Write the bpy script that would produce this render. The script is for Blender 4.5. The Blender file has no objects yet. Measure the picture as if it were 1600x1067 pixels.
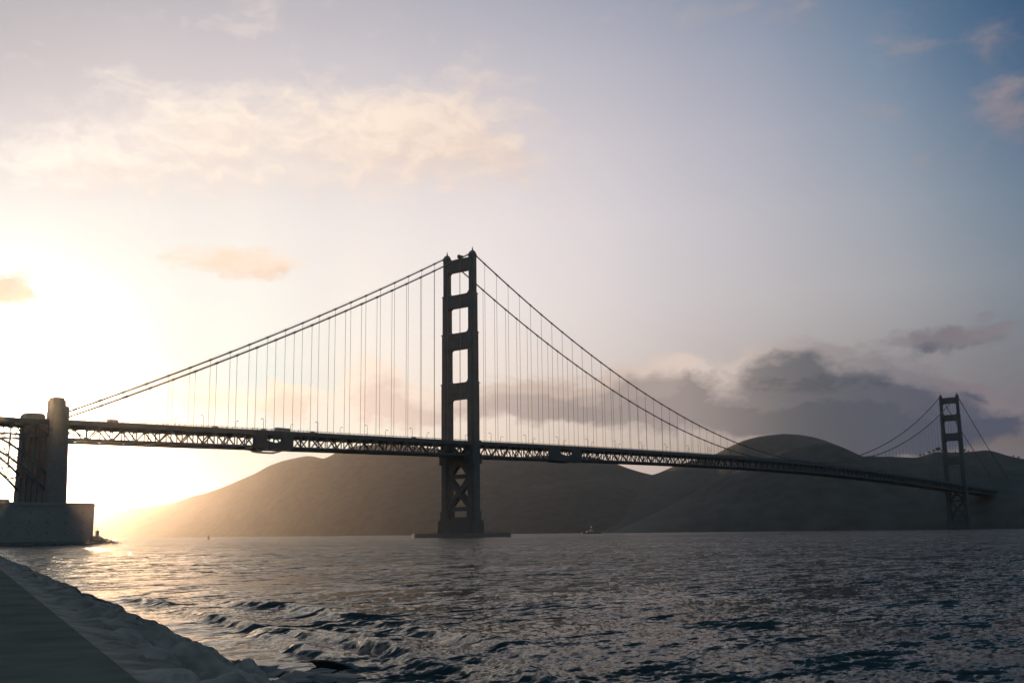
import bpy, bmesh, math, random
import numpy as np
from math import radians as R, sin, cos, pi
from mathutils import Vector, Matrix

sc = bpy.context.scene
COL = sc.collection
random.seed(7)
RNG = np.random.default_rng(7)

# ------------------------------------------------------------------ camera
CAM = Vector((568.49, -651.50, 3.32))
YAW, PITCH, ROLL, FPX = R(38.33131), R(9.94015), R(-0.69534), 1701.12
F_ = Vector((-sin(YAW) * cos(PITCH), cos(YAW) * cos(PITCH), sin(PITCH)))
R0_ = Vector((cos(YAW), sin(YAW), 0)); U0_ = R0_.cross(F_)
R_ = R0_ * cos(ROLL) + U0_ * sin(ROLL); U_ = -R0_ * sin(ROLL) + U0_ * cos(ROLL)
cd = bpy.data.cameras.new('camera'); cam = bpy.data.objects.new('camera', cd); COL.objects.link(cam)
cd.sensor_width = 36; cd.lens = FPX / 1600 * 36; cd.clip_start = 0.1; cd.clip_end = 40000
m = Matrix((R_, U_, -F_)).transposed().to_4x4(); m.translation = CAM; cam.matrix_world = m
sc.camera = cam

def ray(px, py):
    return (F_ + R_ * ((px - 800) / FPX) - U_ * ((py - 533.5) / FPX)).normalized()
def azel(px, py):                      # bearing right of the heading, elevation (degrees)
    d = ray(px, py)
    x = d.x * cos(YAW) + d.y * sin(YAW); y = -d.x * sin(YAW) + d.y * cos(YAW)
    return math.degrees(math.atan2(x, y)), math.degrees(math.asin(d.z))
def onx(px, py, x):
    d = ray(px, py); t = (x - CAM.x) / d.x
    return CAM.y + t * d.y, CAM.z + t * d.z

# ------------------------------------------------------------------ sky + sun
SUN_EL, SUN_AZ = 5.86, 151.8           # elevation; bearing as a math angle from +X
SUN = Vector((cos(R(SUN_AZ)) * cos(R(SUN_EL)), sin(R(SUN_AZ)) * cos(R(SUN_EL)), sin(R(SUN_EL))))
SKY_STRENGTH = 0.1
world = bpy.data.worlds.new('World'); sc.world = world; world.use_nodes = True
nt = world.node_tree; L = nt.links
bg = nt.nodes['Background']
def N(t, **k):
    n = nt.nodes.new(t)
    for a, b in k.items(): setattr(n, a, b)
    return n
def put(sock, v):
    if isinstance(v, bpy.types.NodeSocket): L.new(v, sock)
    else: sock.default_value = v
def M(op, a, b=0.0, c=0.0, clamp=False):
    n = N('ShaderNodeMath', operation=op, use_clamp=clamp)
    put(n.inputs[0], a); put(n.inputs[1], b); put(n.inputs[2], c)
    return n.outputs[0]
def VM(op, a, b=(0, 0, 0), c=(0, 0, 0), scale=None):
    n = N('ShaderNodeVectorMath', operation=op)
    put(n.inputs[0], a); put(n.inputs[1], b)
    if op == 'MULTIPLY_ADD': put(n.inputs[2], c)
    if scale is not None: put(n.inputs['Scale'], scale)
    return n.outputs['Value'] if op in ('LENGTH', 'DOT_PRODUCT', 'DISTANCE') else n.outputs['Vector']
def MIX(f, a, b):
    n = N('ShaderNodeMix', data_type='RGBA', clamp_factor=True); n.clamp_result = False
    put(n.inputs[0], f); put(n.inputs[6], a); put(n.inputs[7], b)
    return n.outputs[2]
def SS(v, lo, hi, tlo=0.0, thi=1.0):
    n = N('ShaderNodeMapRange', interpolation_type='SMOOTHSTEP')
    put(n.inputs[0], v); n.inputs[1].default_value = lo; n.inputs[2].default_value = hi
    n.inputs[3].default_value = tlo; n.inputs[4].default_value = thi
    return n.outputs[0]
def RAMP(v, lo, hi, stops):
    mr = N('ShaderNodeMapRange'); put(mr.inputs[0], v); mr.inputs[1].default_value = lo; mr.inputs[2].default_value = hi
    r = N('ShaderNodeValToRGB'); L.new(mr.outputs[0], r.inputs[0]); e = r.color_ramp.elements; r.color_ramp.interpolation = 'CARDINAL' if len(stops) > 8 else 'LINEAR'
    while len(e) < len(stops): e.new(0.5)
    for el, (p, c) in zip(e, stops): el.position = (p - lo) / (hi - lo); el.color = (*c, 1)
    return r.outputs[0]
sky = N('ShaderNodeTexSky', sky_type='NISHITA', sun_disc=False)
sky.sun_elevation = R(SUN_EL); sky.sun_rotation = R(90 - SUN_AZ)
sky.air_density = 1.0; sky.dust_density = 1.5; sky.ozone_density = 1.0
tc = N('ShaderNodeTexCoord')
rot = N('ShaderNodeVectorRotate', rotation_type='Z_AXIS'); L.new(tc.outputs['Generated'], rot.inputs['Vector']); rot.inputs['Angle'].default_value = -YAW
sx = N('ShaderNodeSeparateXYZ'); L.new(rot.outputs[0], sx.inputs[0])
AZ = M('MULTIPLY', M('ARCTAN2', sx.outputs[0], sx.outputs[1]), 57.29578)
EL = M('MULTIPLY', M('ARCSINE', sx.outputs[2]), 57.29578)
SEP = M('MULTIPLY', M('ARCCOSINE', M('MINIMUM', VM('DOT_PRODUCT', tc.outputs['Generated'], tuple(SUN)), 1.0)), 57.29578)
# tint of the clear sky: smooth correction of the sky texture over bearing (columns) and elevation (rows)
TINT_AZ = [-27, -21, -15, -9, -3, 3, 9, 15, 21, 27]
TINT_EL = [1, 4, 8, 12, 16, 20, 24, 28]
TINT = [[[0.1031, 0.2939, 1.4271], [0.05, 0.05, 0.071], [0.05, 0.1025, 0.5502], [0.1722, 0.3375, 1.3568], [0.3597, 0.5807, 2.1116], [0.4925, 0.7345, 2.5583], [0.5384, 0.7562, 2.5009], [0.4827, 0.6403, 2.1334], [0.4215, 0.53, 1.757], [0.4069, 0.5299, 1.8562]], [[0.05, 0.1119, 0.4768], [0.05, 0.05, 0.05], [0.05, 0.1331, 0.4644], [0.256, 0.3914, 0.9462], [0.4495, 0.5725, 1.2196], [0.5656, 0.654, 1.2831], [0.5742, 0.6196, 1.1695], [0.4869, 0.4952, 0.9314], [0.4169, 0.4065, 0.7722], [0.3535, 0.358, 0.7224]], [[0.0504, 0.1583, 0.5594], [0.05, 0.05, 0.0519], [0.1255, 0.2615, 0.6584], [0.4152, 0.5612, 1.04], [0.6908, 0.7968, 1.2798], [0.8702, 0.9054, 1.3253], [0.9191, 0.8853, 1.2204], [0.8678, 0.7928, 1.0636], [0.7438, 0.675, 0.9121], [0.5736, 0.552, 0.7943]], [[0.2111, 0.3942, 0.8803], [0.1241, 0.2704, 0.6674], [0.3354, 0.5103, 0.9745], [0.6409, 0.8016, 1.2839], [0.9827, 1.0889, 1.5477], [1.2516, 1.2614, 1.6362], [1.3656, 1.2769, 1.5583], [1.3708, 1.2242, 1.4304], [1.1949, 1.0835, 1.2635], [0.8142, 0.8265, 1.0371]], [[0.4589, 0.6216, 1.0864], [0.4442, 0.614, 1.07], [0.6174, 0.7926, 1.2548], [0.8972, 1.0438, 1.4861], [1.274, 1.3409, 1.7167], [1.6125, 1.5451, 1.8247], [1.741, 1.5712, 1.7911], [1.6594, 1.4663, 1.6362], [1.322, 1.2436, 1.4163], [0.7785, 0.8774, 1.1333]], [[0.678, 0.8001, 1.2216], [0.7276, 0.8577, 1.2965], [0.8978, 1.0277, 1.4534], [1.1449, 1.2416, 1.6221], [1.5077, 1.5088, 1.7984], [1.8353, 1.6903, 1.8869], [1.9055, 1.6735, 1.8501], [1.7269, 1.5333, 1.7077], [1.1911, 1.2196, 1.4377], [0.5854, 0.7692, 1.0813]], [[0.8375, 0.9346, 1.2683], [0.9418, 1.0344, 1.4013], [1.114, 1.1894, 1.5473], [1.3612, 1.3857, 1.696], [1.6274, 1.5656, 1.8017], [1.8587, 1.7004, 1.883], [1.8549, 1.6501, 1.8241], [1.5675, 1.4725, 1.6765], [0.9173, 1.0917, 1.3702], [0.3917, 0.6289, 0.9827]], [[1.02, 1.0796, 1.3358], [1.0832, 1.1409, 1.4276], [1.2451, 1.2752, 1.5562], [1.4299, 1.4116, 1.6649], [1.5945, 1.52, 1.7357], [1.6721, 1.5627, 1.7603], [1.5731, 1.491, 1.7028], [1.2173, 1.2847, 1.5464], [0.6759, 0.9151, 1.2523], [0.3238, 0.5719, 0.9489]]]   #@TINT
rows = [RAMP(AZ, TINT_AZ[0], TINT_AZ[-1], [(z_, tuple(c / 8 for c in col_)) for z_, col_ in zip(TINT_AZ, row_)]) for row_ in TINT]
tint = rows[0]
for i in range(1, len(rows)):
    mr_ = N('ShaderNodeMapRange'); put(mr_.inputs[0], EL); mr_.inputs[1].default_value = TINT_EL[i - 1]; mr_.inputs[2].default_value = TINT_EL[i]
    tint = MIX(mr_.outputs[0], tint, rows[i])
clear = VM('SCALE', VM('MULTIPLY', sky.outputs[0], tint), scale=8.0)
# work in units of final radiance: multiply by strength now, divide at the end
clear = VM('SCALE', clear, scale=SKY_STRENGTH)
aur = M('EXPONENT', M('MULTIPLY', SEP, -1 / 2.2))
clear = VM('ADD', clear, VM('SCALE', (1.0, 0.92, 0.74), scale=M('MULTIPLY', aur, 5.0)))
# clouds, as patches on the sphere of directions broken up by noise
cc = N('ShaderNodeCombineXYZ'); L.new(AZ, cc.inputs[0]); L.new(EL, cc.inputs[1])
def noise(vec, scale, detail, rough=0.55, off=(0, 0, 0), stretch=(1, 1, 1)):
    n = N('ShaderNodeTexNoise'); v = VM('MULTIPLY_ADD', vec, stretch, off); L.new(v, n.inputs['Vector'])
    n.inputs['Scale'].default_value = scale; n.inputs['Detail'].default_value = detail; n.inputs['Roughness'].default_value = rough
    return n
w1 = noise(cc.outputs[0], 0.35, 5, 0.55, (3, 7, 1), (1, 1.5, 1))
warp = VM('MULTIPLY_ADD', VM('SUBTRACT', w1.outputs['Color'], (0.5, 0.5, 0.5)), (3.4, 2.0, 0), cc.outputs[0])
fb = noise(warp, 0.55, 7, 0.6, (11, 2, 5), (1, 1.9, 1)).outputs[0]
fb2 = noise(cc.outputs[0], 0.22, 6, 0.62, (4, 9, 2), (1, 1.7, 1)).outputs[0]
def patches(lst, vec):
    tot = None
    for (px, py, sa, se, wgt) in lst:
        a, e = azel(px, py); k = 57.29578 / FPX
        d = VM('MULTIPLY', VM('SUBTRACT', vec, (a, e, 0)), (1 / (sa * k), 1 / (se * k), 0))
        g = M('MULTIPLY', M('EXPONENT', M('MULTIPLY', VM('DOT_PRODUCT', d, d), -1.0)), wgt)
        tot = g if tot is None else M('ADD', tot, g)
    return tot
THIN = [(330, 185, 110, 45, 1.0), (560, 180, 130, 45, 1.0), (720, 190, 110, 50, 1.0), (640, 250, 190, 55, .9), (300, 250, 200, 60, .9),
        (90, 260, 140, 45, .8), (390, 20, 60, 40, .45), (200, 130, 50, 22, .6), (800, 270, 60, 40, .5),
        (1120, 12, 80, 25, .6), (1240, 18, 60, 22, .6), (1400, 65, 60, 30, .7), (1550, 55, 30, 22, .7), (1570, 150, 38, 42, 1.0), (1595, 200, 24, 26, .7),
        (1380, 178, 60, 22, .55), (1090, 135, 40, 18, .4), (1440, 250, 25, 20, .5), (730, 110, 50, 25, .5)]
THICK = [(310, 412, 100, 24, .65), (435, 405, 60, 26, .8), (15, 455, 32, 26, 1.3), (470, 345, 40, 18, .3),
         (250, 612, 72, 30, 1.3), (450, 630, 52, 34, 1.35), (590, 605, 52, 50, 1.3), (655, 640, 60, 30, 1.1), (340, 620, 50, 20, .5),
         (800, 630, 95, 30, 1.25), (900, 626, 110, 30, 1.2), (1035, 597, 68, 42, 1.6), (1060, 640, 120, 28, 1.0),
         (1230, 580, 78, 40, 1.3), (1290, 618, 100, 55, 1.5), (1390, 638, 100, 46, 1.6), (1200, 655, 110, 32, .9), (1545, 653, 66, 28, 1.5), (1440, 660, 70, 36, 1.1),
         (1340, 690, 110, 26, .7),
         (1530, 520, 75, 20, .62), (1430, 532, 55, 15, .5), (1545, 480, 24, 16, .55), (1522, 604, 14, 7, .7)]
def raw(lst, vec, nz_, amp): return M('ADD', patches(lst, vec), M('MULTIPLY', M('SUBTRACT', nz_, 0.5), amp))
SHIFT = (-0.55, 0.6, 0)                       # a short step towards the sun side, for the lit and shaded flanks of the clouds
warp_s = VM('ADD', warp, SHIFT)
fb_s = noise(warp_s, 0.55, 7, 0.6, (11, 2, 5), (1, 1.9, 1)).outputs[0]
r1, r1s = raw(THIN, warp, fb, 1.8), raw(THIN, warp_s, fb_s, 1.8)
r2, r2s = raw(THICK, warp, fb, 1.5), raw(THICK, warp_s, fb_s, 1.5)
d1 = SS(r1, 0.05, 1.55)
d2 = SS(r2, 0.25, 0.90)
lit1 = SS(M('SUBTRACT', r1, r1s), -0.6, 0.55)
lit2 = SS(M('SUBTRACT', r2, r2s), -0.25, 0.45)
core = SS(M('ADD', patches([(a, b + 14, c, d, e) for a, b, c, d, e in THICK], warp), M('ADD', M('MULTIPLY', M('SUBTRACT', fb2, 0.5), 1.6), M('MULTIPLY', M('SUBTRACT', fb, 0.5), 0.6))), 0.45, 1.35)
core = M('MULTIPLY_ADD', lit2, -0.55, M('ADD', core, 0.42), clamp=True)
c1 = RAMP(AZ, -26, 26, [(-26, (1.06, .97, .88)), (-8, (1.02, .85, .71)), (2, (.88, .71, .61)), (12, (.42, .37, .39)), (25, (.33, .27, .29))])
e2 = RAMP(AZ, -26, 26, [(-26, (.30, .25, .26)), (-20, (.80, .62, .52)), (-14, (.90, .72, .58)), (-6, (.95, .78, .66)), (2, (.55, .43, .37)), (9, (.72, .59, .52)), (14, (.44, .38, .365)), (20, (.22, .20, .22)), (26, (.24, .20, .22))])
k2 = RAMP(AZ, -26, 26, [(-26, (.22, .16, .18)), (-20, (.70, .50, .42)), (-14, (.80, .60, .48)), (-6, (.76, .58, .50)), (2, (.36, .29, .27)), (9, (.30, .25, .24)), (14, (.11, .112, .124)), (20, (.062, .078, .115)), (26, (.075, .085, .13))])
shade1 = MIX(lit1, (0.86, 0.82, 0.82, 1), (1.03, 1.02, 0.99, 1))
col = MIX(M('MULTIPLY', d1, 0.85), clear, VM('MULTIPLY', c1, shade1))
col = MIX(M('MULTIPLY', d2, 0.92), col, MIX(core, e2, k2))
# sky out of view: even cool fill colour, added to lift the shaded faces
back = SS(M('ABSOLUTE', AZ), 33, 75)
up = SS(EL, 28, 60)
SKY_FILL = (0.20, 0.32, 0.43, 1)
col = MIX(M('MAXIMUM', back, up), col, SKY_FILL)
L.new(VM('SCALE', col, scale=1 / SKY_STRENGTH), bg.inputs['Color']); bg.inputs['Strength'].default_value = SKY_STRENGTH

sd = bpy.data.lights.new('sun', 'SUN'); sun = bpy.data.objects.new('sun', sd); COL.objects.link(sun)
sd.energy = 4.0; sd.angle = R(0.5); sd.color = (1.0, 0.63, 0.36)
sun.rotation_euler = (-SUN).to_track_quat('-Z', 'Y').to_euler(); sun.location = (0, 0, 500)

vs = sc.view_settings; vs.view_transform = 'Standard'; vs.look = 'None'; vs.exposure = 0; vs.gamma = 1
cy = sc.cycles
cy.max_bounces = 6; cy.diffuse_bounces = 2; cy.glossy_bounces = 3; cy.transparent_max_bounces = 12; cy.volume_bounces = 0
cy.use_denoising = True

# ------------------------------------------------------------------ materials
def material(name, base, rough=0.6, noise_scale=None, amount=0.25, bump=0.0, metallic=0.0, spec=0.2, detail=6):
    mt = bpy.data.materials.new(name); mt.use_nodes = True
    t = mt.node_tree; p = t.nodes['Principled BSDF']
    p.inputs['Base Color'].default_value = (*base, 1); p.inputs['Roughness'].default_value = rough
    p.inputs['Metallic'].default_value = metallic; p.inputs['Specular IOR Level'].default_value = spec
    if noise_scale:
        tcn = t.nodes.new('ShaderNodeTexCoord'); nz = t.nodes.new('ShaderNodeTexNoise')
        t.links.new(tcn.outputs['Object'], nz.inputs['Vector']); nz.inputs['Scale'].default_value = noise_scale; nz.inputs['Detail'].default_value = detail
        rp = t.nodes.new('ShaderNodeValToRGB'); t.links.new(nz.outputs[0], rp.inputs[0])
        rp.color_ramp.elements[0].position = 0.3; rp.color_ramp.elements[1].position = 0.7
        rp.color_ramp.elements[0].color = (*[c * (1 - amount) for c in base], 1)
        rp.color_ramp.elements[1].color = (*[min(1, c * (1 + amount)) for c in base], 1)
        t.links.new(rp.outputs[0], p.inputs['Base Color'])
        if bump:
            b = t.nodes.new('ShaderNodeBump'); b.inputs['Strength'].default_value = bump
            t.links.new(nz.outputs[0], b.inputs['Height']); t.links.new(b.outputs[0], p.inputs['Normal'])
    return mt
SHUT = material('fort_shutter', (.11, .10, .09), .9)
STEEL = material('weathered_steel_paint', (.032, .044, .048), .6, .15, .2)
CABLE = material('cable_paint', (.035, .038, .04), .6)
ROPE = material('suspender_rope', (.12, .105, .095), .7)
CONC = material('concrete', (.115, .098, .09), .85, .5, .12, .1)
BRICK = material('old_brick', (.145, .132, .118), .9, 1.2, .14, .15)
ASPH = material('asphalt', (.05, .05, .052), .9, 1.5, .2, .1)
PATHM = material('promenade_concrete', (.095, .085, .068), .95, .8, .2, .1, spec=0.0)
BANK = material('bank_stone', (.15, .125, .108), .95, 1.6, .4, .5, spec=.02)
ROCK = material('wet_rock', (.075, .07, .066), .7, 2.0, .35, .4)
EARTH = material('shore_earth', (.09, .085, .075), .95, .05, .3)
HILLM = material('scrub_hillside', (.037, .037, .034), .95, .03, .3)
LAMPM = material('lamp_metal', (.07, .06, .055), .5)
GLASSD = material('dark_glass', (.02, .025, .03), .1)
CARS = [material('car_paint_' + n, c, .35) for n, c in (('dark', (.04, .04, .045)), ('grey', (.18, .18, .19)), ('red', (.2, .03, .03)), ('blue', (.04, .06, .14)))]
BUSM = material('bus_paint', (.16, .15, .14), .4)
TYRE = material('tyre_rubber', (.02, .02, .02), .9)
SKIN = material('skin', (.35, .22, .16), .6)
CLOTH = [material('cloth_' + n, c, .9) for n, c in (('dark', (.03, .03, .04)), ('brown', (.09, .06, .05)), ('blue', (.05, .06, .12)))]
BUOYM = material('buoy_paint', (.16, .05, .03), .5)
HULL = material('hull_paint', (.05, .05, .055), .5)
CABIN = material('cabin_paint', (.22, .21, .2), .5)
LEAF = material('leaf', (.05, .06, .035), .9)
BARK = material('bark', (.07, .055, .045), .95)
def cloth_net():
    mt = bpy.data.materials.new('containment_netting'); mt.use_nodes = True; t = mt.node_tree
    p = t.nodes['Principled BSDF']; p.inputs['Base Color'].default_value = (.62, .54, .46, 1); p.inputs['Roughness'].default_value = .9
    tr = t.nodes.new('ShaderNodeBsdfTranslucent'); tr.inputs[0].default_value = (.75, .66, .55, 1)
    mx = t.nodes.new('ShaderNodeMixShader'); mx.inputs[0].default_value = .6
    t.links.new(p.outputs[0], mx.inputs[1]); t.links.new(tr.outputs[0], mx.inputs[2]); t.links.new(mx.outputs[0], t.nodes['Material Output'].inputs[0])
    return mt
NET = cloth_net()

# ------------------------------------------------------------------ mesh helpers
class MB:
    def __init__(s): s.v = []; s.f = []
    def add(s, v, f):
        k = len(s.v); s.v += [tuple(p) for p in v]; s.f += [tuple(i + k for i in q) for q in f]; return s
    def box(s, x0, x1, y0, y1, z0, z1):
        return s.add([(x, y, z) for z in (z0, z1) for y in (y0, y1) for x in (x0, x1)],
                     [(0, 2, 3, 1), (4, 5, 7, 6), (0, 1, 5, 4), (1, 3, 7, 5), (3, 2, 6, 7), (2, 0, 4, 6)])
    def bar(s, p, q, w, h=None, up=(0, 0, 1)):
        h = h or w; p = Vector(p); q = Vector(q); d = (q - p).normalized(); u = Vector(up)
        if abs(d.dot(u)) > .98: u = Vector((0, 1, 0))
        a = d.cross(u).normalized(); b = a.cross(d).normalized()
        vs_ = [e + a * (i * w / 2) + b * (j * h / 2) for e in (p, q) for i, j in ((-1, -1), (1, -1), (1, 1), (-1, 1))]
        return s.add(vs_, [(3, 2, 1, 0), (4, 5, 6, 7), (0, 1, 5, 4), (1, 2, 6, 5), (2, 3, 7, 6), (3, 0, 4, 7)])
    def prism(s, poly, z0, z1, poly2=None):
        n = len(poly); p2 = poly2 or poly
        return s.add([(x, y, z0) for x, y in poly] + [(x, y, z1) for x, y in p2],
                     [tuple(range(n))[::-1], tuple(range(n, 2 * n))] + [(i, (i + 1) % n, (i + 1) % n + n, i + n) for i in range(n)])
    def prism_y(s, poly, y0, y1):        # polygon in x,z extruded along y
        n = len(poly)
        return s.add([(x, y0, z) for x, z in poly] + [(x, y1, z) for x, z in poly],
                     [tuple(range(n)), tuple(range(n, 2 * n))[::-1]] + [(i, i + n, (i + 1) % n + n, (i + 1) % n) for i in range(n)])
    def prism_x(s, poly, x0, x1):        # polygon in y,z extruded along x
        n = len(poly)
        return s.add([(x0, y, z) for y, z in poly] + [(x1, y, z) for y, z in poly],
                     [tuple(range(n))[::-1], tuple(range(n, 2 * n))] + [(i, (i + 1) % n, (i + 1) % n + n, i + n) for i in range(n)])
    def lathe(s, prof, c=(0, 0), n=10):
        v = []; f = []; k = len(prof)
        for r, z in prof:
            for i in range(n): v.append((c[0] + r * cos(2 * pi * i / n), c[1] + r * sin(2 * pi * i / n), z))
        for j in range(k - 1):
            for i in range(n): f.append((j * n + i, j * n + (i + 1) % n, (j + 1) * n + (i + 1) % n, (j + 1) * n + i))
        f.append(tuple(range(n))[::-1]); f.append(tuple(range((k - 1) * n, k * n)))
        return s.add(v, f)
    def tube(s, pts, r, n=6):
        pts = [Vector(p) for p in pts]; v = []; f = []
        for i, p in enumerate(pts):
            d = (pts[min(i + 1, len(pts) - 1)] - pts[max(i - 1, 0)]).normalized()
            u = Vector((0, 0, 1)) if abs(d.z) < .95 else Vector((1, 0, 0))
            a = d.cross(u).normalized(); b = a.cross(d)
            rr = r[i] if isinstance(r, (list, tuple)) else r
            v += [p + (a * cos(2 * pi * k / n) + b * sin(2 * pi * k / n)) * rr for k in range(n)]
        for i in range(len(pts) - 1):
            for k in range(n): f.append((i * n + k, i * n + (k + 1) % n, (i + 1) * n + (k + 1) % n, (i + 1) * n + k))
        f.append(tuple(range(n))[::-1]); f.append(tuple(range((len(pts) - 1) * n, len(pts) * n)))
        return s.add(v, f)
    def build(s, name, mat, parent=None, loc=None, smooth=False):
        me = bpy.data.meshes.new(name); me.from_pydata(s.v, [], s.f); me.update()
        if mat: me.materials.append(mat)
        o = bpy.data.objects.new(name, me); COL.objects.link(o)
        if parent: o.parent = parent
        if loc: o.location = loc
        if smooth: me.polygons.foreach_set('use_smooth', [True] * len(me.polygons))
        return o
def tag(o, label=None, cat=None, group=None, kind=None):
    if label: o['label'] = label
    if cat: o['category'] = cat
    if group: o['group'] = group
    if kind: o['kind'] = kind
    return o
def empty(name, loc=(0, 0, 0), rz=0.0):
    o = bpy.data.objects.new(name, None); COL.objects.link(o); o.location = loc; o.rotation_euler = (0, 0, rz); o.empty_display_size = 1
    return o
KIDS = {}
def kids(o):
    return [c for c in bpy.data.objects if c.parent is o]
def copy_tree(o, parent=None):
    c = o.copy(); COL.objects.link(c)
    if parent: c.parent = parent
    for ch in kids(o): copy_tree(ch, c)
    return c
def grid_mesh(name, X, Y, Z, mat, smooth=True, parent=None):
    h, w = X.shape
    co = np.stack([X, Y, Z], -1).reshape(-1, 3).astype(np.float32)
    i = np.arange((h - 1) * (w - 1)); r = i // (w - 1); c = i % (w - 1); a = r * w + c
    q = np.stack([a, a + 1, a + 1 + w, a + w], 1).astype(np.int32)
    me = bpy.data.meshes.new(name)
    me.vertices.add(len(co)); me.vertices.foreach_set('co', co.ravel())
    me.loops.add(q.size); me.loops.foreach_set('vertex_index', q.ravel())
    me.polygons.add(len(q)); me.polygons.foreach_set('loop_start', np.arange(0, q.size, 4, dtype=np.int32))
    me.polygons.foreach_set('use_smooth', np.full(len(q), smooth))
    me.update(calc_edges=True); me.validate(); me.materials.append(mat)
    o = bpy.data.objects.new(name, me); COL.objects.link(o)
    if parent: o.parent = parent
    return o
def vnoise(x, y, seed=0):               # smooth value noise on arrays
    g = np.random.default_rng(seed).random((256, 256)); xi = np.floor(x).astype(int); yi = np.floor(y).astype(int)
    fx = x - xi; fy = y - yi; fx = fx * fx * (3 - 2 * fx); fy = fy * fy * (3 - 2 * fy)
    a = g[yi % 256, xi % 256]; b = g[yi % 256, (xi + 1) % 256]; c = g[(yi + 1) % 256, xi % 256]; d = g[(yi + 1) % 256, (xi + 1) % 256]
    return (a * (1 - fx) + b * fx) * (1 - fy) + (c * (1 - fx) + d * fx) * fy - .5
def fbm(x, y, o=5, seed=0):
    t = 0; a = 1.0
    for k in range(o): t = t + a * vnoise(x * 2 ** k + 17.3 * k, y * 2 ** k + 5.1 * k, seed + k); a *= .5
    return t

# ------------------------------------------------------------------ shore frame: s along the promenade, n towards the water
T2 = np.array([-.909, .416]); N2 = np.array([.416, .909]); C2 = np.array([CAM.x, CAM.y])
def sn(s, n): return C2[0] + s * T2[0] + n * N2[0], C2[1] + s * T2[1] + n * N2[1]
WALK_Z = 1.70

# ------------------------------------------------------------------ water
WAVE_K = 2.8
def water_material():
    mt = bpy.data.materials.new('sea_water'); mt.use_nodes = True; t = mt.node_tree; p = t.nodes['Principled BSDF']
    p.inputs['Base Color'].default_value = (.006, .017, .019, 1); p.inputs['IOR'].default_value = 1.333; p.inputs['Specular IOR Level'].default_value = .072; p.inputs['Specular Tint'].default_value = (.70, .90, .93, 1)
    tcn = t.nodes.new('ShaderNodeTexCoord')
    def nz(scale, det, stretch=(1, 1, 1), rough=.6, turn=True):
        mp = t.nodes.new('ShaderNodeMapping'); mp.inputs['Scale'].default_value = stretch
        mp.inputs['Rotation'].default_value = (0, 0, -YAW if turn else 0)
        t.links.new(tcn.outputs['Object'], mp.inputs[0])
        n = t.nodes.new('ShaderNodeTexNoise'); t.links.new(mp.outputs[0], n.inputs['Vector'])
        n.inputs['Scale'].default_value = scale; n.inputs['Detail'].default_value = det; n.inputs['Roughness'].default_value = rough
        return n.outputs[0]
    def vm(op, u, v=None, scale=None):
        n = t.nodes.new('ShaderNodeVectorMath'); n.operation = op; t.links.new(u, n.inputs[0])
        if v is not None:
            if isinstance(v, tuple): n.inputs[1].default_value = v
            else: t.links.new(v, n.inputs[1])
        if scale is not None:
            if isinstance(scale, float): n.inputs['Scale'].default_value = scale
            else: t.links.new(scale, n.inputs['Scale'])
        return n.outputs[0]
    def slopes(scale, det, k, stretch=(1, 1, 1), rough=.6, turn=False):
        o = nz(scale, det, stretch, rough, turn).node.outputs['Color']
        return vm('SCALE', vm('MULTIPLY', vm('SUBTRACT', o, (.5, .5, .5)), (1, 1, 0)), scale=k)
    # wind patches: rougher and smoother streaks of water
    pt = t.nodes.new('ShaderNodeMapRange'); t.links.new(nz(.022, 4, (.5, 1.8, 1)), pt.inputs[0])
    pt.inputs[1].default_value = .32; pt.inputs[2].default_value = .68; pt.inputs[3].default_value = WAVE_K * .65; pt.inputs[4].default_value = WAVE_K * 1.3
    tilt = vm('ADD', vm('ADD', slopes(2.4, 4, .75, (1, .45, 1), .7), slopes(.75, 3, .85, (1, .3, 1), .6)), slopes(.2, 3, .38, (1, .35, 1)))
    tilt = vm('SCALE', tilt, scale=pt.outputs[0])
    cl = t.nodes.new('ShaderNodeAttribute'); cl.attribute_name = 'chop'
    tilt = vm('SCALE', tilt, scale=cl.outputs['Fac'])
    geo = t.nodes.new('ShaderNodeNewGeometry')
    nn = vm('NORMALIZE', vm('ADD', geo.outputs['Normal'], tilt))
    t.links.new(nn, p.inputs['Normal'])
    p.inputs['Roughness'].default_value = .09
    at = t.nodes.new('ShaderNodeAttribute'); at.attribute_name = 'foam'
    fo = nz(9.0, 5, (1, 1, 1), .8)
    mu = t.nodes.new('ShaderNodeMath'); mu.operation = 'MULTIPLY_ADD'; t.links.new(at.outputs['Fac'], mu.inputs[0]); mu.inputs[1].default_value = .5; t.links.new(fo, mu.inputs[2])
    mr = t.nodes.new('ShaderNodeMapRange'); t.links.new(mu.outputs[0], mr.inputs[0]); mr.inputs[1].default_value = 1.03; mr.inputs[2].default_value = 1.2
    fd = t.nodes.new('ShaderNodeBsdfDiffuse'); fd.inputs[0].default_value = (.34, .33, .32, 1)
    mx = t.nodes.new('ShaderNodeMixShader'); t.links.new(mr.outputs[0], mx.inputs[0]); t.links.new(p.outputs[0], mx.inputs[1]); t.links.new(fd.outputs[0], mx.inputs[2])
    t.links.new(mx.outputs[0], t.nodes['Material Output'].inputs[0])
    return mt
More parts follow.
